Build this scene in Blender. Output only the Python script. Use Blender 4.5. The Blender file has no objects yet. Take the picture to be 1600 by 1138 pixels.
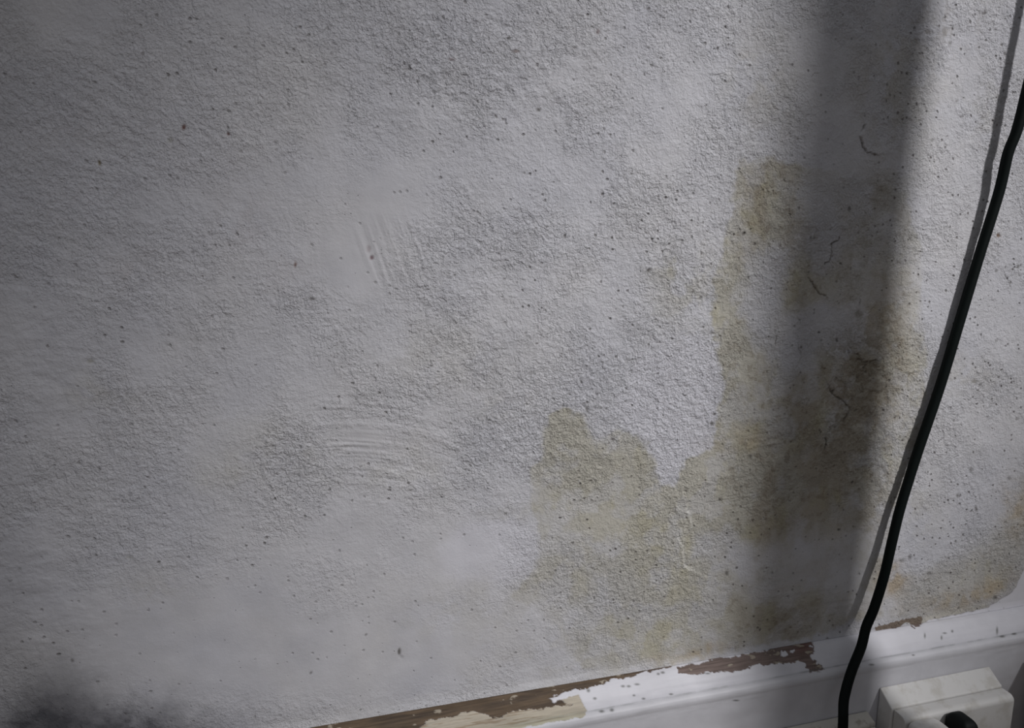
import bpy, math
import numpy as np
from mathutils import Vector
S = bpy.context.scene

# ------------------------------------------------------------------ camera
YAW, PITCH, FPX, DIST, CAMZ = math.radians(15), math.radians(10.6), 1111.0, 0.36, 0.41
cd = bpy.data.cameras.new('camera'); cam = bpy.data.objects.new('camera', cd)
S.collection.objects.link(cam); S.camera = cam
cam.location = (0, -DIST, CAMZ)
cam.rotation_euler = (math.pi/2 - PITCH, 0, -YAW)
cd.sensor_fit = 'HORIZONTAL'; cd.sensor_width = 36; cd.lens = 36*FPX/1600
cd.clip_start = .01; cd.clip_end = 50
cd.dof.use_dof = True; cd.dof.focus_distance = 0.40; cd.dof.aperture_fstop = 18

# ------------------------------------------------------------------ light
w = bpy.data.worlds.new('room_light'); S.world = w; w.use_nodes = True
bg = w.node_tree.nodes['Background']; bg.inputs[0].default_value = (.93, .95, 1.0, 1); bg.inputs[1].default_value = .21
sp = bpy.data.lights.new('lamp_bulb', 'SPOT'); sl = bpy.data.objects.new('lamp_bulb', sp); S.collection.objects.link(sl)
sl.location = (1.32, -1.8, 2.0)
aim = Vector((.226, 0, .345)) - sl.location
sl.rotation_euler = aim.to_track_quat('-Z', 'Y').to_euler()
sp.energy = 236; sp.spot_size = math.radians(16.2); sp.spot_blend = 1.0; sp.shadow_soft_size = .115
sp.color = (1.0, .985, .99)
S.view_settings.view_transform = 'Standard'; S.view_settings.look = 'None'
S.view_settings.exposure = 0.0; S.view_settings.gamma = 1.0; S.view_settings.use_curve_mapping = False

# ------------------------------------------------------------------ helpers
sy, cy, sp_, cp = math.sin(YAW), math.cos(YAW), math.sin(PITCH), math.cos(PITCH)
FW = np.array([sy*cp, cy*cp, -sp_]); RT = np.array([cy, -sy, 0.]); UP = np.array([sy*sp_, cy*sp_, cp]); CP = np.array([0, -DIST, CAMZ])
def proj(x, y, z):                    # where a point of the wall falls in the photograph
    v = np.stack([x-CP[0], y-CP[1], z-CP[2]], -1); d = np.maximum(v@FW, .02)
    return 800+FPX*(v@RT)/d, 569-FPX*(v@UP)/d
def at(px, py, y=0.):                 # point of the plane at depth y seen at a photo pixel
    d = FW+(px-800)/FPX*RT-(py-569)/FPX*UP
    return CP+(y-CP[1])/d[1]*d

def vnoise(u, v, seed):
    r = np.random.RandomState(seed).rand(256, 256).astype(np.float32)
    iu = np.floor(u).astype(np.int64); iv = np.floor(v).astype(np.int64)
    fu = (u-iu).astype(np.float32); fv = (v-iv).astype(np.float32)
    fu = fu*fu*fu*(fu*(fu*6-15)+10); fv = fv*fv*fv*(fv*(fv*6-15)+10)
    a = r[iu & 255, iv & 255]; b = r[(iu+1) & 255, iv & 255]; c = r[iu & 255, (iv+1) & 255]; d = r[(iu+1) & 255, (iv+1) & 255]
    return (a*(1-fu)+b*fu)*(1-fv)+(c*(1-fu)+d*fu)*fv
def fbm(u, v, seed, n=4, g=.55):
    s = 0; a = 1; t = 0
    for k in range(n):
        cs, sn = math.cos(1.1*k+.3), math.sin(1.1*k+.3)
        s = s+a*vnoise((u*cs-v*sn)*2**k+17.3*k, (u*sn+v*cs)*2**k+9.1*k, seed+k); t += a; a *= g
    return s/t
def sstep(a, b, x):
    t = np.clip((x-a)/(b-a), 0, 1); return t*t*(3-2*t)

# mask canvas in photo pixels, 2 px cells, 240 px margin
MG = 240; MW, MH = (1600+2*MG)//2, (1138+2*MG)//2
GX, GY = np.meshgrid(np.arange(MW)*2.-MG+1, np.arange(MH)*2.-MG+1)
FXq = np.fft.rfftfreq(MW)[None, :]; FYq = np.fft.fftfreq(MH)[:, None]
def blur(m, s):
    s = s/2.
    if s < .3: return m
    return np.fft.irfft2(np.fft.rfft2(m)*np.exp(-2*(math.pi*s)**2*(FXq**2+FYq**2)), s=m.shape).astype(np.float32)
def poly(pts, s=4.):
    ins = np.zeros(GX.shape, bool); n = len(pts)
    for i in range(n):
        x0, y0 = pts[i]; x1, y1 = pts[(i+1) % n]
        if y0 == y1: continue
        c = ((y0 > GY) != (y1 > GY)) & (GX < (x1-x0)*(GY-y0)/(y1-y0)+x0)
        ins ^= c
    return blur(ins.astype(np.float32), s)
def blob(x, y, rx, ry, rot=0., pw=1.):
    c, s = math.cos(math.radians(rot)), math.sin(math.radians(rot))
    a = ((GX-x)*c+(GY-y)*s)/rx; b = (-(GX-x)*s+(GY-y)*c)/ry
    return np.exp(-(a*a+b*b)**pw).astype(np.float32)
def samp(m, px, py):
    u = np.clip((px+MG-1)/2, 0, MW-1.001); v = np.clip((py+MG-1)/2, 0, MH-1.001)
    i = u.astype(int); j = v.astype(int); fu = u-i; fv = v-j
    return ((m[j, i]*(1-fu)+m[j, i+1]*fu)*(1-fv)+(m[j+1, i]*(1-fu)+m[j+1, i+1]*fu)*fv).astype(np.float32)
def lined(pts, px, py):               # distance to a broken line and the side of it
    best = np.full(px.shape, 1e6, np.float32); side = np.zeros(px.shape, np.float32)
    for (x0, y0), (x1, y1) in zip(pts[:-1], pts[1:]):
        dx, dy = x1-x0, y1-y0; L = dx*dx+dy*dy
        t = np.clip(((px-x0)*dx+(py-y0)*dy)/L, 0, 1)
        d = np.hypot(px-x0-t*dx, py-y0-t*dy)
        k = d < best; best[k] = d[k]; side[k] = np.sign(dx*(py-y0)-dy*(px-x0))[k]
    return best, side

def mesh_obj(name, V, Fq, mats, attrs=None, smooth=True, parent=None):
    me = bpy.data.meshes.new(name)
    V = np.asarray(V, np.float32)
    if isinstance(Fq, np.ndarray):
        nf = len(Fq)
        me.vertices.add(len(V)); me.vertices.foreach_set('co', V.ravel())
        me.loops.add(nf*4); me.loops.foreach_set('vertex_index', Fq.astype(np.int32).ravel())
        me.polygons.add(nf); me.polygons.foreach_set('loop_start', np.arange(nf, dtype=np.int32)*4)
        me.update(calc_edges=True); me.validate()
    else:
        me.from_pydata(V.tolist(), [], Fq); me.update()
    me.polygons.foreach_set('use_smooth', np.full(len(me.polygons), smooth))
    for k, a in (attrs or {}).items():
        if a.ndim == 1:
            at_ = me.attributes.new(k, 'FLOAT', 'POINT'); at_.data.foreach_set('value', a.astype(np.float32))
        else:
            at_ = me.attributes.new(k, 'FLOAT_COLOR', 'POINT')
            at_.data.foreach_set('color', np.concatenate([a, np.ones((len(a), 1))], 1).astype(np.float32).ravel())
    o = bpy.data.objects.new(name, me); S.collection.objects.link(o)
    for m in (mats if isinstance(mats, (list, tuple)) else [mats]): me.materials.append(m)
    if parent: o.parent = parent
    return o
def tag(o, label, cat, group=None):
    o['label'] = label; o['category'] = cat
    if group: o['group'] = group
    return o
def struct(o):
    o['kind'] = 'structure'; return o
def empty(name, loc, label, cat):
    o = bpy.data.objects.new(name, None); S.collection.objects.link(o); o.location = loc; o.empty_display_size = .02
    return tag(o, label, cat)

class N:                              # tiny node-tree writer
    def __init__(s, name):
        s.m = bpy.data.materials.new(name); s.m.use_nodes = True; s.t = s.m.node_tree
        s.b = s.t.nodes['Principled BSDF']
    def n(s, typ, ins=None, **kw):
        nd = s.t.nodes.new(typ)
        for k, v in kw.items(): setattr(nd, k, v)
        for k, v in (ins or {}).items():
            if isinstance(v, bpy.types.NodeSocket): s.t.links.new(v, nd.inputs[k])
            else: nd.inputs[k].default_value = v
        return nd
    def math(s, op, a, b=0., c=None):
        i = {0: a, 1: b}
        if c is not None: i[2] = c
        return s.n('ShaderNodeMath', i, operation=op).outputs[0]
    def map(s, v, a, b, c=0., d=1.):
        return s.n('ShaderNodeMapRange', {0: v, 1: a, 2: b, 3: c, 4: d}, interpolation_type='SMOOTHSTEP').outputs[0]
    def mix(s, f, a, b, bt='MIX'):
        nd = s.t.nodes.new('ShaderNodeMix'); nd.data_type = 'RGBA'; nd.blend_type = bt
        for sk, v in ((nd.inputs[0], f), (nd.inputs[6], a), (nd.inputs[7], b)):
            if isinstance(v, bpy.types.NodeSocket): s.t.links.new(v, sk)
            else: sk.default_value = v
        return nd.outputs[2]
    def noise(s, vec, scale, detail=3., rough=.5):
        return s.n('ShaderNodeTexNoise', {'Vector': vec, 'Scale': scale, 'Detail': detail, 'Roughness': rough}).outputs[0]
    def to(s, sock, v):
        if isinstance(v, bpy.types.NodeSocket): s.t.links.new(v, s.b.inputs[sock])
        else: s.b.inputs[sock].default_value = v

def plaster_material():
    k = N('painted_plaster')
    pos = k.n('ShaderNodeNewGeometry').outputs['Position']
    v = k.n('ShaderNodeVectorMath', {0: pos, 1: (1, 0, 1)}, operation='MULTIPLY').outputs[0]
    col = k.n('ShaderNodeAttribute', attribute_name='paint_colour').outputs['Color']
    rough = k.n('ShaderNodeAttribute', attribute_name='stipple').outputs['Fac']
    pit_am = k.n('ShaderNodeAttribute', attribute_name='pitting').outputs['Fac']
    # stipple: raised worms and plates left by the roller, finer grain over them
    n1 = k.noise(v, 330., 3., .5); n2 = k.noise(v, 800., 2.5, .55); n3 = k.noise(v, 2200., 1.5, .5)
    h1 = k.map(n1, .47, .53); h1b = k.map(n1, .58, .63); h2 = k.map(n2, .45, .57)
    rg = k.map(k.math('ABSOLUTE', k.math('SUBTRACT', k.noise(v, 460., 2., .5), .5)), .0, .035)      # fine furrows between the plates
    h = k.math('ADD', k.math('MULTIPLY', h1, .55), k.math('MULTIPLY', h2, .42))
    h = k.math('ADD', h, k.math('ADD', k.math('MULTIPLY', h1b, .4), k.math('MULTIPLY', rg, .35)))
    h = k.math('MULTIPLY', h, rough)
    h = k.math('ADD', h, k.math('MULTIPLY', n3, .10))
    # pits: small round holes of random size in some of the cells
    pit = None
    for sc, thr, seed in ((95., .58, .0), (190., .66, 3.7), (300., .72, 8.1)):
        vv = k.n('ShaderNodeVectorMath', {0: v, 1: (seed, 0, seed*.7)}, operation='ADD').outputs[0]
        vo = k.n('ShaderNodeTexVoronoi', {'Vector': vv, 'Scale': sc, 'Randomness': 1.}, feature='F1')
        dist = k.math('ADD', vo.outputs['Distance'], k.math('MULTIPLY', k.math('SUBTRACT', n2, .5), .22))
        cr = k.n('ShaderNodeSeparateColor', {0: vo.outputs['Color']})
        pick = k.math('MULTIPLY', k.math('GREATER_THAN', k.math('ADD', cr.outputs[0], k.math('MULTIPLY', pit_am, .25)), thr+.12), 1.)
        rad = k.math('MULTIPLY', k.math('ADD', .00022, k.math('MULTIPLY', cr.outputs[1], .00055)), sc)
        p = k.math('SUBTRACT', 1., k.n('ShaderNodeMapRange', {0: dist, 1: k.math('MULTIPLY', rad, .35), 2: k.math('MULTIPLY', rad, 1.5)}, interpolation_type='SMOOTHSTEP').outputs[0])
        p = k.math('MULTIPLY', p, pick)
        pit = p if pit is None else k.math('MAXIMUM', pit, p)
    pit = k.math('MULTIPLY', pit, k.math('MINIMUM', k.math('ADD', .35, pit_am), 1.))
    h = k.math('SUBTRACT', h, k.math('MULTIPLY', pit, 1.3))
    bm = k.n('ShaderNodeBump', {'Strength': 1., 'Distance': .00044, 'Height': h})
    k.to('Normal', bm.outputs[0])
    # pigment: faint mottling, dirt lodged in pits, darker tone between the worms
    mott = k.map(k.noise(v, 45., 4., .6), .3, .7, .95, 1.04)
    c = k.mix(1., col, k.n('ShaderNodeCombineColor', {0: mott, 1: mott, 2: mott}).outputs[0], 'MULTIPLY')
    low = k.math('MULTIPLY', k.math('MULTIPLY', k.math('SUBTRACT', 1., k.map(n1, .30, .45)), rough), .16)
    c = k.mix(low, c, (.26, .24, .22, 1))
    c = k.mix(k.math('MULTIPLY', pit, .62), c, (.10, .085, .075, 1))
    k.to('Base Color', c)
    gl = k.n('ShaderNodeAttribute', attribute_name='gloss').outputs['Fac']
    k.to('Roughness', k.math('SUBTRACT', .82, k.math('MULTIPLY', gl, .42)))
    k.to('Specular IOR Level', .3)
    return k.m

def skirting_material():
    k = N('gloss_painted_wood')
    pos = k.n('ShaderNodeNewGeometry').outputs['Position']
    col = k.n('ShaderNodeAttribute', attribute_name='paint_colour').outputs['Color']
    gl = k.n('ShaderNodeAttribute', attribute_name='gloss').outputs['Fac']
    gr = k.n('ShaderNodeVectorMath', {0: pos, 1: (60, 900, 900)}, operation='MULTIPLY').outputs[0]
    grain = k.noise(gr, 1., 4., .6); sm = k.noise(pos, 300., 3., .5); br = k.noise(pos, 60., 3., .5)
    bare = k.math('SUBTRACT', 1., gl)
    g = k.map(grain, .3, .7, .72, 1.2); g2 = k.math('ADD', k.math('MULTIPLY', g, bare), gl)
    m2 = k.math('MULTIPLY', g2, k.map(br, .3, .7, .95, 1.04))
    k.to('Base Color', k.mix(1., col, k.n('ShaderNodeCombineColor', {0: m2, 1: m2, 2: m2}).outputs[0], 'MULTIPLY'))
    h = k.math('ADD', k.math('MULTIPLY', k.math('MULTIPLY', grain, bare), .6), k.math('MULTIPLY', sm, .35))
    k.to('Normal', k.n('ShaderNodeBump', {'Strength': .8, 'Distance': .00025, 'Height': h}).outputs[0])
    k.to('Roughness', k.math('SUBTRACT', .75, k.math('MULTIPLY', gl, .25)))
    k.to('Specular IOR Level', .28)
    return k.m

def simple(name, col, rough=.5, dirt=None, amt=0., scale=200., bump=.0001, spec=.5):
    k = N(name); pos = k.n('ShaderNodeNewGeometry').outputs['Position']
    n1 = k.noise(pos, scale, 4., .6); n2 = k.noise(pos, scale*5, 2., .5)
    c = tuple(col)+(1,)
    if dirt: k.to('Base Color', k.mix(k.math('MULTIPLY', k.map(n1, .46, .68), amt), c, tuple(dirt)+(1,)))
    else: k.to('Base Color', k.mix(k.map(n1, .3, .7), c, tuple(x*.88 for x in col)+(1,)))
    k.to('Roughness', rough); k.to('Specular IOR Level', spec)
    k.to('Normal', k.n('ShaderNodeBump', {'Strength': .5, 'Distance': bump, 'Height': n2}).outputs[0])
    return k.m

M_plaster = plaster_material(); M_skirt = skirting_material()
M_cable = simple('dark_green_rubber', (.0035, .0065, .006), .55, spec=.12)
M_box = simple('white_plastic', (.66, .65, .635), .42, (.42, .39, .33), .45, 90.)
M_dirty = simple('grubby_cream_plastic', (.60, .575, .52), .5, (.20, .16, .12), .75, 130.)
M_black = simple('black_rubber', (.005, .007, .007), .55, spec=.15)
M_floor = simple('brown_floorboard', (.23, .15, .09), .55, (.10, .07, .05), .5, 14., .0004)
M_shade_board = simple('shade_board_grey', (.35, .34, .33), .6, (.25, .22, .2), .5, 20.)
M_gap = simple('dark_gap', (.03, .03, .03), .8)

# ------------------------------------------------------------------ wall: one sheet with its real relief
ZS = .1447                                       # top of the skirting
def axis(lo, hi, step, outer0, outer1):
    a = np.arange(lo, hi+step/2, step)
    return np.concatenate([[outer0], np.linspace(outer0, lo, 12)[1:-1], a, np.linspace(hi, outer1, 12)[1:-1], [outer1]])
xs = axis(-.185, .515, .00046, -1.6, 2.0); zs = axis(.125, .560, .00046, 0., 2.4)
X, Z = np.meshgrid(xs, zs); x = X.ravel(); z = Z.ravel()
px, py = proj(x, 0*x, z)
wx = (fbm(x/.006, z/.006, 11, 4)-.5)*2; wy = (fbm(x/.006, z/.006, 31, 4)-.5)*2
Wx = (fbm(x/.03, z/.03, 51, 3)-.5)*2; Wy = (fbm(x/.03, z/.03, 71, 3)-.5)*2
inside = ((px > -150) & (px < 1760) & (py > -150) & (py < 1300) & (x > -.19) & (x < .6) & (z < .57)).astype(np.float32)
def M(m, a=8., A=14.): return samp(m, px+wx*a+Wx*A, py+wy*a+Wy*A)

# stain and patch outlines, in photo pixels
damp = poly([(1148, 258), (1212, 248), (1300, 262), (1420, 300), (1440, 420), (1452, 560), (1440, 700), (1400, 830), (1380, 960), (1285, 992), (1060, 1036), (920, 1062), (880, 1010), (850, 960), (800, 930), (838, 885), (846, 850), (826, 800), (828, 742), (846, 712), (838, 680), (872, 642), (905, 650), (930, 690), (962, 660), (1004, 690), (1028, 745), (1050, 765), (1068, 722), (1112, 702), (1124, 650), (1128, 600), (1120, 540), (1118, 480), (1128, 400), (1146, 330)], 5)
core = np.clip(.75*blob(885, 690, 45, 50)+.85*blob(950, 770, 90, 75)+.6*blob(1040, 860, 60, 80)+.95*blob(1150, 620, 45, 160)+.8*blob(1190, 320, 45, 70)
    +.8*blob(1100, 760, 60, 60)+.75*blob(1165, 800, 55, 60)+.7*blob(1240, 720, 90, 90)+.75*blob(1255, 450, 28, 38)+.8*blob(1310, 560, 45, 50)+.5*blob(1385, 560, 40, 90)
    +.5*blob(1330, 700, 60, 80)+.55*blob(1000, 1000, 120, 40, -8)+.45*blob(1200, 960, 110, 30, -8)+.5*blob(880, 900, 50, 40)+.5*blob(1140, 480, 30, 80)+.35*blob(1160, 910, 60, 60), 0, 1)
fresh = np.clip(poly([(1175, 395), (1225, 385), (1232, 440), (1222, 490), (1290, 470), (1350, 480), (1350, 540), (1290, 545), (1290, 600), (1230, 590), (1190, 560), (1165, 520), (1155, 460)], 9)
    +poly([(1300, 480), (1345, 470), (1370, 520), (1340, 560), (1300, 540)], 8)+.8*poly([(1240, 330), (1300, 300), (1330, 400), (1290, 430), (1250, 400)], 12)
    +.7*poly([(1150, 860), (1230, 830), (1340, 830), (1350, 930), (1250, 950), (1140, 940)], 14)+.6*poly([(1080, 830), (1180, 840), (1170, 900), (1090, 880)], 8), 0, 1)
faint = np.clip(.35*blob(740, 960, 110, 45, -15)+.3*blob(860, 1030, 120, 30, -9)+.75*blob(1070, 450, 48, 62)+.4*blob(1040, 420, 40, 25)+.35*blob(780, 640, 40, 20)+.35*blob(815, 800, 60, 12)+.35*blob(1190, 130, 50, 90)+.5*blob(1410, 120, 60, 110)+.45*blob(1390, 300, 30, 40)
    +.35*blob(160, 615, 55, 28)+.3*blob(345, 745, 60, 30)+.25*blob(700, 560, 90, 50)+.3*blob(1420, 580, 40, 60)+.35*blob(1560, 170, 50, 60)+.4*blob(1500, 590, 60, 25)
    +.25*blob(420, 690, 90, 40)+.25*blob(240, 920, 70, 40)+.2*blob(620, 740, 120, 40)+.5*blob(1440, 800, 30, 40), 0, 1)
rightst = np.clip(poly([(1392, 970), (1420, 900), (1500, 880), (1560, 830), (1610, 740), (1660, 720), (1650, 860), (1596, 890), (1570, 930), (1520, 950), (1440, 968)], 9), 0, 1)
orange = np.clip(.9*blob(1398, 906, 17, 26, 10)+.55*blob(1555, 915, 38, 14, -20)+.45*blob(1490, 940, 60, 14, -10)+.5*blob(1590, 800, 20, 40)+.3*blob(1170, 690, 60, 20)+.3*blob(1385, 505, 25, 60)+.35*blob(1060, 1030, 60, 8, -9)+.35*blob(1100, 1022, 30, 8, -9), 0, 1)
mauve = np.clip(.5*blob(370, 345, 50, 60)+.5*blob(210, 425, 35, 35)+.3*blob(300, 235, 60, 30)+.3*blob(450, 430, 40, 50)+.25*blob(640, 700, 70, 25)+.25*blob(1290, 440, 40, 40)+.2*blob(90, 190, 60, 60), 0, 1)
dark_patch = np.clip(.75*blob(55, 1125, 62, 42)+.85*blob(190, 1142, 85, 44)+.40*blob(100, 1075, 70, 46, 20)+.5*blob(320, 1158, 100, 34)+.25*blob(10, 1000, 70, 120)+.9*poly([(-100, 1150), (260, 1150), (240, 1400), (-200, 1400)], 20), 0, 1)  # broad dark patch at the lower left, darkest towards the bottom
gloss_m = poly([(1444, 972), (1500, 960), (1540, 952), (1562, 940), (1585, 926), (1596, 902), (1608, 872), (1700, 840), (1700, 1100), (1430, 1010)], 2.2)
cream_m = poly([(1415, 973), (1470, 958), (1540, 944), (1552, 952), (1500, 966), (1440, 976)], 3)
edge_m = poly([(360, 1150), (480, 1118), (800, 1068), (1010, 1034), (1120, 1022), (1250, 1002), (1250, 1030), (800, 1090), (480, 1150)], 5)
lobes = np.clip(poly([(1050, 765), (1030, 740), (1005, 690), (960, 640), (1000, 560), (1080, 515), (1120, 540), (1132, 590), (1126, 650), (1112, 702), (1070, 722)], 6)
    +poly([(700, 915), (690, 860), (730, 815), (800, 808), (836, 835), (846, 852), (836, 886), (790, 912)], 7), 0, 1)

brk = fbm(x/.012, z/.012, 91, 4)
d = M(damp, 9, 12); d = sstep(.15, .85, d)*(1-.75*M(blob(850, 985, 90, 75), 14, 14))*(1-.85*M(np.clip(blob(1350, 285, 120, 70), 0, 1), 20, 20))
st = d*(.42+.58*np.clip(M(core, 14, 20)*1.15, 0, 1))*(.62+.75*sstep(.3, .62, brk))
st = st*(1-.85*M(fresh, 10, 8))
st = st+.8*M(faint, 12, 14)*sstep(.32, .60, brk)
st = st+.55*M(rightst, 8, 6)*(.5+.8*brk)
st = np.clip(st, 0, 1)*inside
orr = np.clip(M(orange, 9, 6)*(.4+1.1*sstep(.3, .65, fbm(x/.008, z/.008, 95, 4))), 0, 1)*inside
mau = M(mauve, 16, 14)*sstep(.35, .6, fbm(x/.010, z/.010, 97, 4))*inside
drk = np.clip(M(dark_patch, 14, 14)*(.80+.35*fbm(x/.010, z/.007, 99, 5, .65)), 0, 1)*inside
glo = sstep(.35, .65, M(gloss_m, 2.5, 1))*inside
crm = M(cream_m, 3, 1)*inside
edg = sstep(.2, .8, M(edge_m, 6, 3))*inside
lob = M(lobes, 5, 5)*inside

base = np.array([.565, .562, .592])
col = np.repeat(base[None], len(x), 0)
tone = (fbm(x/.05, z/.05, 101, 4)-.5)[:, None]
col = col*(1+tone*.10)+tone*np.array([.02, .008, -.03])
def mixc(c, f, rgb): f = np.clip(f, 0, 1)[:, None]; return c*(1-f)+np.array(rgb)[None]*f
col = mixc(col, lob*.8, (.63, .625, .672))
col = mixc(col, st*.95, (.47, .45, .39))
yel = st*sstep(.55, .8, fbm(x/.014, z/.022, 103, 4))
bandst = st*sstep(1120, 1200, px)*sstep(1440, 1380, px)*sstep(.35, .6, fbm(x/.016, z/.03, 113, 4))
col = mixc(col, bandst*.75, (.35, .31, .25))
col = mixc(col, yel*.38, (.46, .425, .28))
col = mixc(col, orr*.65, (.44, .33, .18))
col = mixc(col, mau*.35, (.44, .39, .38))
col = mixc(col, drk*.93, (.05, .05, .06))
col = mixc(col, edg*(1-st*.5)*.4, (.64, .635, .65))
col = mixc(col, crm*.8, (.56, .53, .46))
col = mixc(col, glo, (.71, .705, .745))
bc = sstep(.35, .6, samp(poly([(1368, 981), (1385, 976), (1410, 970), (1443, 963), (1443, 970), (1437, 980), (1428, 984), (1422, 974), (1412, 974), (1406, 982), (1390, 984), (1368, 986)], 1.), px+wx*3, py+wy*2)); col = mixc(col, bc*inside, (.21, .165, .13))

# roughness of the stipple by place
rm = .75+.35*M(np.clip(blob(720, 130, 160, 120)+blob(420, 430, 90, 90)+blob(860, 420, 200, 120)+blob(440, 720, 80, 60)+blob(760, 690, 80, 80)+blob(1330, 620, 60, 110)+blob(1000, 600, 120, 70), 0, 1), 10, 10)
rm -= .55*M(np.clip(blob(560, 420, 90, 100)+blob(700, 860, 160, 80)+blob(300, 1000, 260, 120)+blob(660, 1030, 240, 60)+blob(560, 690, 60, 30)+blob(620, 300, 90, 60)+blob(1300, 880, 120, 100)+blob(1290, 480, 50, 50), 0, 1), 10, 10)
rm -= .25*sstep(900, 400, px)*1.
stip = np.clip(rm*(.5+.9*sstep(.3, .65, fbm(x/.035, z/.035, 105, 4))), .06, 1.15)*(1-glo)
pit = np.clip(.30+.75*sstep(1350, 1450, px)*sstep(1050, 900, py)+.35*sstep(.5, .7, fbm(x/.04, z/.04, 107, 3))-.2*sstep(1000, 700, px), 0, 1)*(1-glo)*inside

# relief, in metres, outwards positive
h = (fbm(x/.11, z/.11, 1, 3)-.5)*.0022+(fbm(x/.030, z/.030, 5, 3)-.5)*.0011*(1-glo)
pl = fbm(x/.0042+Wx*.6, z/.0042+Wy*.6, 7, 3, .5)
h += (sstep(.47, .53, pl)*.00016+sstep(.60, .66, pl)*.00014)*stip
pl2 = fbm(x/.0022, z/.0022, 8, 2, .5)
h += (sstep(.44, .58, pl2)-.5)*.00013*stip
big = M(blob(735, 140, 120, 90), 10, 10)+.6*M(blob(880, 90, 120, 70), 10, 10)
bp = fbm(x/.0075, z/.0075, 9, 4, .5)
h += (sstep(.46, .52, bp)*.00030+sstep(.58, .63, bp)*.00022)*big
# coarse daubs at the lower left
lf = M(np.clip(blob(40, 900, 130, 260)+blob(60, 560, 110, 160), 0, 1), 10, 10)
h += (fbm(x/.010, z/.006, 13, 4, .6)-.5)*.0009*lf
# streaks running down to the right in the upper left
a1, b1 = x*.866-z*.5, x*.5+z*.866
h += (fbm(a1/.012, b1/.0022, 15, 2)-.5)*.00042*M(np.clip(blob(180, 170, 190, 150)+.6*blob(200, 400, 150, 90), 0, 1), 10, 10)
# brush strokes
a2, b2 = px*.33+py*.944, px*.944-py*.33
h += (fbm(a2/110, b2/5.0, 17, 2)-.5)*.00055*M(poly([(560, 335), (640, 340), (690, 440), (600, 450), (560, 400)], 10), 4, 4)
rr = np.hypot(px-545, py-1150)
h += (fbm(rr/5.2, px/120., 19, 2)-.5)*.00055*M(poly([(490, 630), (600, 625), (720, 680), (700, 770), (500, 760)], 18), 6, 6)
rr3 = np.hypot((px-600)*1.0, py-460)
h += (fbm(px/5.0, py/90., 21, 2)-.5)*.0006*M(poly([(1085, 390), (1125, 380), (1150, 540), (1050, 545), (1070, 450)], 12), 4, 4)
a4, b4 = px*.4+py*.92, px*.92-py*.4
h += (fbm(a4/90., b4/5., 23, 2)-.5)*.0006*M(poly([(1145, 280), (1210, 290), (1210, 360), (1150, 360)], 12), 4, 4)
h += (fbm(px/120., (py+.15*px)/5., 25, 2)-.5)*.0005*M(np.clip(blob(1150, 780, 60, 60)+blob(1200, 700, 40, 60)+blob(1290, 940, 90, 30), 0, 1), 8, 8)
# swelling flaking plaster in the damp
fl = M(np.clip(blob(1350, 570, 55, 60)+.8*blob(1330, 640, 60, 60)+.6*blob(1240, 380, 40, 40)+.5*blob(1370, 740, 50, 60)+.4*blob(1480, 30, 60, 50), 0, 1), 12, 8)
bq = fbm(x/.008, z/.008, 27, 4, .55)
h += (sstep(.44, .50, bq)*.0007+sstep(.58, .62, bq)*.0005)*fl
flake_shade = fl*(1-sstep(.40, .50, bq))*sstep(.3, .5, fbm(x/.003, z/.003, 29, 3)); col = mixc(col, flake_shade*.55, (.26, .22, .16))  # hollows between flakes darkened in colour, painted shade for the relief
spk = st*sstep(1050, 1200, px)*sstep(.62, .72, fbm(x/.0035, z/.0035, 33, 3)); col = mixc(col, spk*.45*inside, (.24, .20, .15))
# lifted flakes and cracks: (line, which side is lifted, lift, width)
lines = [([(1350, 196), (1345, 212), (1349, 228), (1357, 238), (1368, 240)], -1, .0009, 1.),
    ([(1310, 372), (1300, 384), (1304, 394), (1297, 408), (1289, 415)], 1, .0006, 1.2), ([(1266, 432), (1273, 446), (1280, 455), (1290, 464)], -1, .0005, .9),
    ([(1213, 518), (1212, 541)], 1, .0002, 1.), ([(1246, 535), (1251, 552), (1246, 580)], 1, .0002, .7),
    ([(1295, 600), (1303, 609), (1307, 621), (1318, 627), (1330, 636), (1322, 652), (1318, 661), (1302, 670), (1293, 680), (1289, 704)], -1, .0008, 1.1),
    ([(1337, 645), (1347, 635)], 1, .0003, 1.), ([(1340, 556), (1349, 566), (1365, 563)], -1, .0008, 1.), ([(1352, 572), (1346, 583), (1338, 590)], -1, .0006, 1.),
    ([(1345, 466), (1344, 500)], 1, .0002, .6), ([(1160, 728), (1163, 713), (1176, 712), (1200, 712)], 1, .0002, .7),
    ([(68, 288), (78, 320), (90, 348), (100, 362)], 1, .0003, .4), ([(222, 620), (250, 655)], 1, .0003, .25), ([(340, 545), (352, 570), (368, 605)], -1, .0002, .25),
    ([(1040, 975), (1090, 972), (1140, 962)], 1, .0001, .4), ([(1268, 120), (1285, 110)], 1, .0002, .5)]
jx, jy = px+wx*6, py+wy*6; brkn = fbm(x/.005, z/.005, 111, 3)
for pts, sd, lift, wd in lines:
    bx = [p[0] for p in pts]; by = [p[1] for p in pts]
    k = (px > min(bx)-60) & (px < max(bx)+60) & (py > min(by)-60) & (py < max(by)+60)
    if not k.any(): continue
    dd, ss = lined(pts, jx[k], jy[k])
    g = np.exp(-(dd/(.75*wd+.2))**2)
    g *= np.clip((brkn[k]-.33)*5, 0, 1); h[k] += -g*.0005*wd+lift*np.where(ss*sd > 0, 1, 0)*np.exp(-dd/14)*(1-g)
    f = np.clip(g*.8*min(wd, 1), 0, 1)[:, None]
    col[k] = col[k]*(1-f)+np.array([.10, .085, .065])*f
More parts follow.
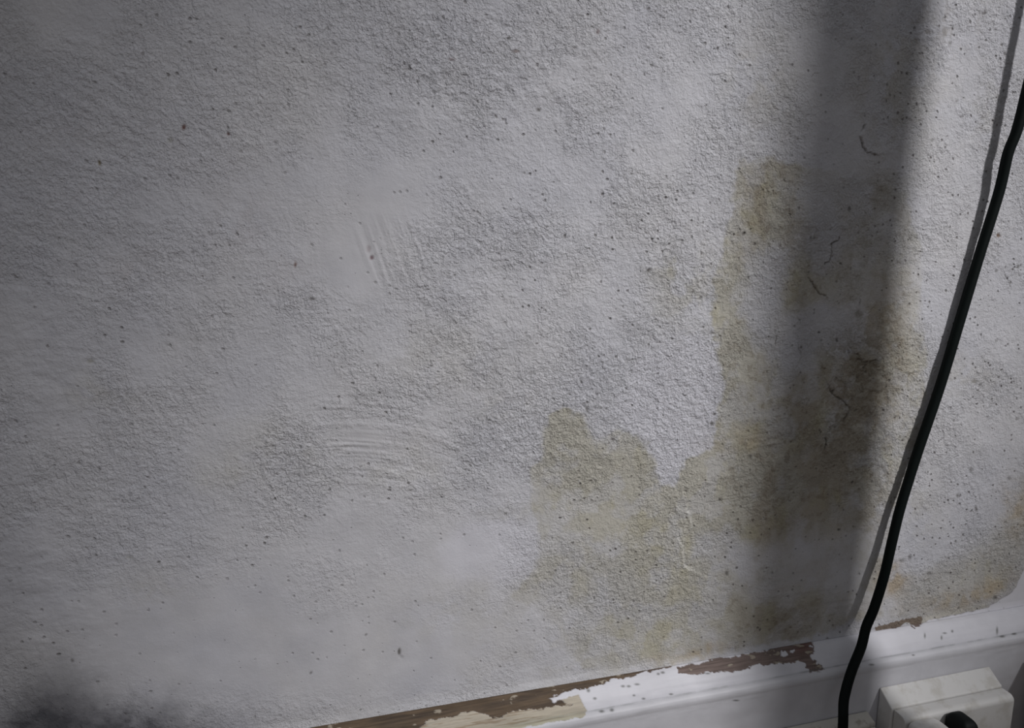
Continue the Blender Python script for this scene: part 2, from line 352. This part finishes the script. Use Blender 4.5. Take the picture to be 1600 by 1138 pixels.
# step of old plaster edge under the filler
dd, ss = lined([(1098, 764), (1080, 780), (1075, 800), (1082, 818), (1077, 830), (1060, 842), (1068, 858), (1066, 866), (1072, 885), (1086, 892)], jx, jy)
h += .0008*np.where(ss > 0, 1, 0)*np.exp(-(dd/22))*sstep(0, 2.5, dd)
g = np.exp(-(dd/2.2)**2)*.35; col = mixc(col, g*inside, (.66, .65, .62))  # pale line along the step, a highlight painted into the colour
# single marks: (x, y, rx, ry, colour, strength)
RB, DK, BR = (.12, .035, .02), (.09, .08, .07), (.25, .18, .10)
marks = [(286, 199, 3, 5, RB, .9), (357, 209, 2.4, 2.6, RB, .9), (581, 404, 3.2, 3.6, (.17, .10, .11), .9), (575, 391, 3.5, 6, (.30, .24, .25), .45), (155, 255, 2.2, 5, (.16, .12, .04), .9),
    (624, 1022, 2.6, 4.5, DK, .85), (627, 1030, 3, 3, (.3, .3, .3), .35), (1562, 367, 3.6, 3.4, (.16, .09, .05), .9), (1420, 113, 2.5, 2, DK, .95), (267, 219, 4, 4, (.28, .27, .22), .5), (460, 413, 2, 5, (.2, .12, .1), .8),
    (487, 467, 5, 2.5, DK, .6), (795, 59, 3.4, 3, DK, .8), (844, 171, 4, 2.6, DK, .8), (806, 79, 6, 2.4, (.22, .16, .14), .7), (935, 49, 3, 4, (.2, .14, .13), .7), (706, 93, 5, 3, (.2, .15, .15), .7), (1015, 423, 3, 3, DK, .8), (1163, 365, 3, 3, DK, .8),
    (1085, 455, 2, 2, DK, .8), (1113, 662, 3, 3, DK, .85), (1116, 647, 2, 2, DK, .8), (1174, 713, 2.5, 2, DK, .8), (958, 687, 3, 2, DK, .8), (919, 642, 2, 4, DK, .7), (1328, 326, 3, 4, DK, .7), (1316, 413, 2, 2, DK, .9), (1309, 533, 2, 3, DK, .9), (1281, 519, 2, 2, DK, .9),
    (1253, 543, 2, 2, DK, .8), (1333, 754, 2, 2, DK, .9), (1313, 828, 2, 2, DK, .9), (1348, 812, 10, 6, (.22, .19, .12), .35), (1343, 492, 6, 8, (.2, .18, .13), .5), (1137, 898, 2.5, 4, DK, .8), (1126, 782, 3, 3, DK, .8), (112, 1036, 3, 2.5, DK, .6), (1400, 780, 2, 2, DK, .7), (1526, 796, 2.5, 3, DK, .8),
    (1519, 735, 3, 3, DK, .6), (1498, 775, 2.6, 3, DK, .7), (1578, 748, 4, 3, DK, .5), (1410, 877, 5, 3, DK, .5), (1423, 872, 2.5, 4.5, DK, .6), (1453, 897, 3, 3, DK, .5), (1556, 935, 3.4, 2.6, DK, .8), (1548, 894, 2, 2, DK, .7), (1457, 946, 2, 2, DK, .6), (572, 995, 2, 2, DK, .6),
    (486, 1053, 2, 2, DK, .6), (140, 566, 6, 3, (.25, .24, .18), .5), (203, 871, 5, 3, (.34, .34, .30), .4), (1486, 67, 3, 3, DK, .5), (1573, 84, 3, 3, DK, .6), (1542, 18, 2, 3, DK, .6), (1491, 60, 0.1, .1, DK, .1), (1541, 20, 2, 2, DK, .5), (1452, 50, 6, 3, (.2, .17, .14), .5), (1478, 48, 5, 8, (.2, .17, .14), .5), (1433, 64, 4, 4, (.2, .18, .14), .5),
    (1460, 219, 3, 3, DK, .5), (1505, 182, 2.5, 2.5, DK, .5), (1498, 157, 2, 2, DK, .5), (1538, 184, 2.5, 2.5, DK, .6), (1425, 372, 2.5, 2.5, DK, .5), (1592, 417, 2.5, 2.5, DK, .7), (1581, 442, 2, 3, DK, .6), (1558, 533, 3, 3, DK, .5), (1590, 655, 3, 3, DK, .5), (1524, 596, 5, 4, (.22, .2, .16), .55), (1533, 603, 3, 3, DK, .5), (1559, 423, 2, 2, DK, .6)]
for mx, my, rx, ry, c, s_ in marks:
    k = (np.abs(px-mx) < rx*3+3) & (np.abs(py-my) < ry*3+3)
    if not k.any(): continue
    q = ((px[k]+wx[k]*2.5-mx)/(rx+.2))**2+((py[k]+wy[k]*2.5-my)/(ry+.2))**2; g = np.exp(-q**1.6)
    col[k] = col[k]*(1-g[:, None]*s_)+np.array(c)*g[:, None]*s_; h[k] -= g*.0002
# short debris streaks
h = (h-.0010)*inside
h = np.where(z < ZS+.004, h*np.clip((z-ZS+.001)/.005, 0, 1), h)
V = np.stack([x, -h, z], 1)
nx, nz = len(xs), len(zs)
I = np.arange(nx*nz).reshape(nz, nx)
Fq = np.stack([I[:-1, :-1], I[:-1, 1:], I[1:, 1:], I[1:, :-1]], -1).reshape(-1, 4)
B = np.array([(a, b, c) for a in (-1.6, 2.0) for b in (.006, .12) for c in (0., 2.4)], np.float32)
nb = len(V); V = np.concatenate([V, B])
Fb = np.array([(0, 1, 3, 2), (4, 6, 7, 5), (0, 4, 5, 1), (2, 3, 7, 6), (0, 2, 6, 4), (1, 5, 7, 3)])+nb
Fq = np.concatenate([Fq, Fb])
pad = lambda a: np.concatenate([a, np.zeros((8,)+a.shape[1:])+(0 if a.ndim == 1 else .55)])
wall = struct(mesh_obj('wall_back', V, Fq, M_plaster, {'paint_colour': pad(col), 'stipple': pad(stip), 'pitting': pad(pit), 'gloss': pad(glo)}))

# ------------------------------------------------------------------ skirting board
prof = [(0, .0), (.0012, -.0001), (.0032, -.0010), (.0062, -.0036), (.0092, -.0070), (.0112, -.0100), (.0118, -.0112), (.0121, -.0118),
        (.0128, -.0116), (.0142, -.0120), (.0155, -.0131), (.0161, -.0148), (.0161, -.0165), (.0158, -.0180), (.0158, -.022), (.0158, -.040), (.016, -.080), (.016, -ZS)]
pp = np.array(prof); seg = np.hypot(*np.diff(pp, axis=0).T); cum = np.concatenate([[0], np.cumsum(seg)])
sa = np.concatenate([np.arange(0, cum[-5], .00035), np.linspace(cum[-5], cum[-4], 12)[:-1], np.linspace(cum[-4], cum[-1], 60)])
po = np.interp(sa, cum, pp[:, 0]); pz = np.interp(sa, cum, pp[:, 1])
def sm(a, n=3):
    for _ in range(n): a[1:-1] = (a[:-2]+2*a[1:-1]+a[2:])/4
    return a
po, pz = sm(po.copy()), sm(pz.copy())
tx = np.gradient(po); tz = np.gradient(pz); L = np.hypot(tx, tz); no, nzv = -tz/L, tx/L
xk = axis(-.08, .53, .0005, -1.6, 2.0)
XX, AA = np.meshgrid(xk, np.arange(len(sa))); AA = AA.ravel(); x = XX.ravel()
y = -po[AA]; z = ZS+pz[AA]; px, py = proj(x, y, z)
ins = ((px > -150) & (px < 1760) & (py > -150) & (py < 1330) & (x > -.1) & (x < .55)).astype(np.float32)
s_ = sa[AA]
wx = (fbm(x/.003, s_/.003, 211, 4, .6)-.5)*2; wy = (fbm(x/.003, s_/.0022, 231, 4, .6)-.5)*2
def K(m, a=5.): return samp(m, px+wx*a*1.6, py+wy*a)
bare = np.clip(poly([(380, 1165), (480, 1132), (640, 1106), (800, 1076), (900, 1055), (1000, 1038), (1045, 1030), (1048, 1043), (1000, 1052), (985, 1059), (950, 1064), (935, 1073), (895, 1079), (880, 1084), (850, 1094), (893, 1098), (905, 1100), (840, 1108), (800, 1112), (775, 1126), (760, 1118), (735, 1112), (700, 1121), (665, 1129), (650, 1142), (600, 1180), (380, 1230)], 1.5)
    +poly([(1058, 1043), (1100, 1036), (1107, 1036), (1104, 1030), (1130, 1028), (1133, 1031), (1160, 1024), (1200, 1017), (1216, 1008), (1250, 998), (1270, 1001), (1268, 1009), (1271, 1018), (1267, 1026), (1278, 1037), (1290, 1048), (1262, 1052), (1262, 1036), (1250, 1034), (1215, 1038), (1180, 1041), (1150, 1051), (1108, 1050), (1085, 1056), (1062, 1052)], 1.5)
    +1.2*poly([(1368, 975), (1410, 966), (1444, 960), (1442, 971), (1436, 976), (1433, 983), (1424, 979), (1416, 972), (1410, 977), (1402, 983), (1390, 981), (1368, 981)], 1.0), 0, 1)
wht = np.clip(poly([(1218, 1016), (1226, 1018), (1232, 1027), (1220, 1026)], 1)+poly([(1232, 1016), (1240, 1014), (1240, 1020), (1232, 1021)], .8)+poly([(1075, 1031), (1104, 1027), (1104, 1032), (1075, 1036)], 1), 0, 1)
creamw = poly([(560, 1200), (650, 1136), (665, 1127), (700, 1118), (735, 1110), (775, 1122), (800, 1108), (840, 1104), (880, 1094), (903, 1086), (908, 1096), (913, 1108), (916, 1120), (800, 1140), (700, 1200)], 2)
wood = sstep(.35, .65, K(bare, 4.5))*(1-sstep(.4, .6, K(wht, 3)))*ins
cr = sstep(.35, .6, K(creamw, 3))*(1-wood)*ins
streak = fbm(x/.02, s_/.0010, 241, 4, .6)
col = np.repeat(np.array([[.60, .597, .63]]), len(x), 0)
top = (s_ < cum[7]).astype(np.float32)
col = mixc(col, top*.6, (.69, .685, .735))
col = mixc(col, cr, (.47, .42, .34))
cw = cr*sstep(.60, .70, streak)
col = mixc(col, cw*.7, (.27, .19, .12))
dark = sstep(.35, .75, fbm(x/.02, s_/.003, 251, 4))
wc = np.array([.125, .088, .058])[None]*(1-dark[:, None])+np.array([.085, .062, .045])[None]*dark[:, None]
rt = sstep(950, 1100, px)[:, None]; wc = wc*(1-rt)+np.array([.19, .145, .13])[None]*rt
col = col*(1-wood[:, None])+wc*wood[:, None]
# remains of paint on the bare wood
fx = wood*sstep(.70, .74, fbm(x/.006, s_/.0025, 261, 3)); col = mixc(col, fx*.8, (.40, .35, .28)); wood = wood*(1-fx)
red = wood*samp(np.clip(blob(1255, 1010, 16, 14), 0, 1), px, py); col = mixc(col, red*.6, (.13, .05, .045))
# shade painted into the quirk between the moulding and the bead
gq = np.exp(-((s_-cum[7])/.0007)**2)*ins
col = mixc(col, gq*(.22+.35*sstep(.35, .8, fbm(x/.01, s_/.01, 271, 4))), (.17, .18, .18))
gr = cr*samp(blob(860, 1135, 130, 12, -9), px, py); col = mixc(col, gr*.6, (.33, .35, .25))
# specks on the paint
for mx, my, rx, ry in [(973, 1073, 3, 1.6), (982, 1073, 3, 1.6), (995, 1070, 4, 1.4), (919, 1080, 2.4, 2.4), (929, 1092, 2.6, 1.8), (940, 1112, 4, 2), (956, 1110, 3, 2.4), (1005, 1092, 2.5, 1.3), (990, 1087, 2, 1.2), (1048, 1085, 3, 1.2), (1028, 1054, 2, 1.6), (1035, 1052, 3, 1.6), (1105, 1053, 4, 1.2), (1150, 1095, 5, 1),
        (1305, 991, 2.5, 1.5), (1487, 987, 1.5, 2), (1444, 994, 1, 4), (1470, 997, 1, 3), (1475, 990, 3, 1), (1557, 986, 1.2, 6), (1566, 995, 4, 1.4), (1584, 991, 4, 1.4), (1427, 1024, 2, 1), (1338, 1042, 5, 2), (1362, 1039, 4, 1.2)]:
    k = (np.abs(px-mx) < rx*3+3) & (np.abs(py-my) < ry*3+3)
    g = np.exp(-(((px[k]-mx)/(rx+.4))**2+((py[k]-my)/(ry+.3))**2)**1.5)[:, None]*.8
    col[k] = col[k]*(1-g)+np.array([.10, .10, .09])*g
glo = 1-wood-cr*.5
hh = (1-wood)*.00038*top*ins+(1-wood)*(1-cr)*.00018*top*ins+(fbm(x/.03, s_/.006, 281, 3)-.5)*.0005*ins
hh = hh*np.clip(s_/.001, 0, 1)
V = np.stack([x, y-hh*no[AA], z+hh*nzv[AA]], 1)
na, nk = len(sa), len(xk); I = np.arange(na*nk).reshape(na, nk)
Fq = np.stack([I[:-1, :-1], I[1:, :-1], I[1:, 1:], I[:-1, 1:]], -1).reshape(-1, 4)
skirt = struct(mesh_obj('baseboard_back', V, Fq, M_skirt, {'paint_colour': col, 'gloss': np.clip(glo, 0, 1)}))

# ------------------------------------------------------------------ floor
def slab(name, a, b, mat, parent=None, bev=0., seg=3, smooth=False):
    (x0, y0, z0), (x1, y1, z1) = a, b
    o = mesh_obj(name, [(x0, y0, z0), (x1, y0, z0), (x1, y1, z0), (x0, y1, z0), (x0, y0, z1), (x1, y0, z1), (x1, y1, z1), (x0, y1, z1)],
        [(3, 2, 1, 0), (4, 5, 6, 7), (0, 1, 5, 4), (1, 2, 6, 5), (2, 3, 7, 6), (3, 0, 4, 7)], mat, smooth=smooth or bev > 0, parent=parent)
    if bev:
        m = o.modifiers.new('edge', 'BEVEL'); m.width = bev; m.segments = seg; m.limit_method = 'NONE'
        o.modifiers.new('normals', 'WEIGHTED_NORMAL')
    return o
struct(slab('floor', (-1.6, -2.6, -.05), (2.0, .12, 0.), M_floor))

# ------------------------------------------------------------------ cable
def tube(name, pts, r, mat, parent=None, n=20, sub=8):
    P = [Vector(p) for p in pts]; Q = []
    for i in range(len(P)-1):
        p0, p1, p2, p3 = P[max(i-1, 0)], P[i], P[i+1], P[min(i+2, len(P)-1)]
        for k in range(sub):
            t = k/sub
            Q.append(.5*((2*p1)+(p2-p0)*t+(2*p0-5*p1+4*p2-p3)*t*t+(3*p1-p0-3*p2+p3)*t**3))
    Q.append(P[-1]); V, F = [], []; nrm = None
    for i, q in enumerate(Q):
        t = (Q[min(i+1, len(Q)-1)]-Q[max(i-1, 0)]).normalized()
        if nrm is None: nrm = t.orthogonal().normalized()
        nrm = (nrm-t*nrm.dot(t)).normalized(); b = t.cross(nrm)
        for k in range(n):
            a = 2*math.pi*k/n; V.append(q+(nrm*math.cos(a)+b*math.sin(a))*r)
    for i in range(len(Q)-1):
        for k in range(n):
            a, b = i*n+k, i*n+(k+1) % n; F.append((a, b, b+n, a+n))
    F.append(tuple(range(n))[::-1]); F.append(tuple(range(len(V)-n, len(V))))
    return mesh_obj(name, V, F, mat, parent=parent)
pix = [(1740, -420, .014), (1690, -210, .0135), (1650, -50, .0125), (1629, 40, .0115), (1611, 115, .0105), (1590, 200, .0088), (1575, 240, .0072), (1561, 300, .0058), (1530, 400, .0048), (1500, 500, .0044), (1470, 600, .0044), (1436, 700, .0048), (1420, 750, .0052), (1405, 800, .0062),
       (1393, 850, .0074), (1381.5, 900, .0088), (1366, 950, .0105), (1353.5, 980, .0130), (1346, 1010, .0165), (1334, 1040, .0215), (1327, 1060, .024), (1321.5, 1080, .026), (1318, 1100, .028), (1317, 1138, .032)]
cp_ = [tuple(at(a, b, -c)) for a, b, c in pix]
lo = cp_[-1]
tail = [(lo[0]-.001, -.036, .055), (lo[0]-.006, -.042, .022), (lo[0]-.03, -.052, .0042), (lo[0]-.10, -.07, .0034), (lo[0]-.3, -.11, .0034), (lo[0]-.6, -.10, .0034)]
head = [(.50, -.016, .80), (.53, -.014, 1.1), (.54, -.012, 1.5)]
cable = tag(tube('power_cable', head[::-1]+cp_+tail, .0030, M_cable), 'black dark-green cable hanging down the wall in front of the skirting', 'cable')

# ------------------------------------------------------------------ white socket box on the skirting
YF = -.0162
bx0, bx1, zt = .3426, .4331, .1147
def prism(name, x0, x1, sec, mat, parent=None, bev=.0006, seg=2, split=1):
    n = len(sec); V = []; F = []
    for k in range(split+1):
        xx = x0+(x1-x0)*k/split
        V += [(xx, a, b) for a, b in sec]
    for k in range(split):
        for i in range(n):
            j = (i+1) % n; F.append((k*n+i, k*n+j, (k+1)*n+j, (k+1)*n+i))
    F.append(tuple(range(n))[::-1]); F.append(tuple(range(split*n, split*n+n)))
    o = mesh_obj(name, V, F, mat, smooth=True, parent=parent)
    m = o.modifiers.new('edge', 'BEVEL'); m.width = bev; m.segments = seg; m.limit_method = 'ANGLE'; m.angle_limit = .5
    o.modifiers.new('normals', 'WEIGHTED_NORMAL')
    return o
def child_empty(name, loc, label, cat): return empty(name, loc, label, cat)
sb = child_empty('socket_box', ((bx0+bx1)/2, -.02, .029), 'white plastic socket box on the skirting at the lower right corner', 'socket')
def put(o, par): o.parent = par; o.matrix_parent_inverse = par.matrix_basis.inverted(); return o
put(prism('back_box', bx0, bx1, [(YF, .029), (-.0275, .029), (-.0275, .1069), (YF, zt)], M_box, bev=.0008), sb)
ra = [(-.0280, .1062)]+[(-.0335-.0040*math.sin(t), .1022+.0040*math.cos(t)) for t in np.linspace(0, math.pi/2, 7)]+[(-.0375, .032), (-.036, .030), (-.0280, .030)]
put(prism('face_plate', bx0+.0016, bx1-.0008, ra, M_box, bev=.0004), sb)

# plugs in front of the box
def rounded_plug(name, x0, x1, y0, y1, z0, z1, r, mat, par):
    cx, cy_, = (x0+x1)/2, (y0+y1)/2; hx, hy = (x1-x0)/2, (y1-y0)/2; V = []; F = []; n = 40; rows = []
    lv = [(z0, .86), (z0+.003, .97), (z0+.008, 1.), (z1-r, 1.)]+[(z1-r+r*math.sin(t), 1-(r/hx)*(1-math.cos(t))*.9) for t in np.linspace(.2, math.pi/2, 7)]
    for zz, sc in lv:
        for k in range(n):
            a = 2*math.pi*k/n; c, s = math.cos(a), math.sin(a); e = .45
            V.append((cx+hx*sc*math.copysign(abs(c)**e, c), cy_+hy*sc*math.copysign(abs(s)**e, s), zz))
    for i in range(len(lv)-1):
        for k in range(n): a, b = i*n+k, i*n+(k+1) % n; F.append((a, b, b+n, a+n))
    F.append(tuple(range(n))[::-1]); F.append(tuple(range(len(V)-n, len(V))))
    o = mesh_obj(name, V, F, mat); 
    if par: put(o, par)
    return o
wp = at(1462, 1142, -.050)
pw = child_empty('power_adapter', (wp[0], -.05, .045), 'white rounded plug pushed into the socket box, beside the black plug', 'plug')
rounded_plug('adapter_body', wp[0]-.0115, wp[0]+.0115, -.060, -.0377, .045, wp[2]+.0005, .004, M_box, pw)
bpnt = at(1509, 1122, -.048)
pb = child_empty('black_plug', (bpnt[0], -.05, .05), 'black rounded plug in the right side of the socket box', 'plug')
rounded_plug('plug_body', bpnt[0]-.0062, bpnt[0]+.0062, -.054, -.0377, .052, bpnt[2], .0055, M_black, pb)
put(tube('plug_lead', [(bpnt[0], -.05, .054), (bpnt[0], -.051, .035), (bpnt[0]+.004, -.055, .012), (bpnt[0]-.012, -.075, .0028), (bpnt[0]-.06, -.09, .0028)], .0024, M_black), pb)

# low cream box left of the socket box
jb = child_empty('junction_box', (.29, -.02, .03), 'low cream box with a grubby top on the skirting behind the cable', 'box')
J0, J1, JZ = .249, .3346, .0995
put(prism('back_box', J0, J1, [(YF, .03), (-.0245, .03), (-.0245, JZ-.0035), (YF, JZ)], M_dirty, bev=.0012, seg=3), jb)
put(prism('cover', J0+.001, J1-.001, [(-.0248, .031), (-.0285, .031), (-.0285, JZ-.0080), (-.0270, JZ-.0058), (-.0248, JZ-.0052)], M_dirty, bev=.0008, seg=3), jb)

# ------------------------------------------------------------------ unseen shade casters added right of the view to darken wall and skirting
Lx, Ly = 1.32, 1.8
def behind(sx, h): return sx+(h/Ly)*(Lx-sx)
A_ = Vector((behind(.322, .165), -.165)); B_ = Vector((behind(.233, .38), -.38))  # added unseen board, its edges placed to cast the soft vertical band
dv = (B_-A_).normalized(); nv = Vector((dv.y, -dv.x))*-.018
if nv.x < 0: nv = -nv
q = [A_, B_, B_+nv, A_+nv]
tag(mesh_obj('shade_board', [(p.x-.016, p.y, 0.) for p in q]+[(p.x+.022, p.y, 1.15) for p in q], [(3, 2, 1, 0), (4, 5, 6, 7), (0, 1, 5, 4), (1, 2, 6, 5), (2, 3, 7, 6), (3, 0, 4, 7)], M_shade_board, smooth=False),
    'grey board added out of view to cast the vertical shadow band', 'board')

c0, c1 = .468, .70                                # unseen box added beyond the right edge to darken the skirting
tag(slab('shade_box', (c0, -.26, 0.), (c1, -.024, .120), simple('shade_box_brown', (.33, .24, .15), .8, (.25, .18, .11), .4, 40.)), 'brown box added out of view to shade the skirting, right of the socket box', 'box')
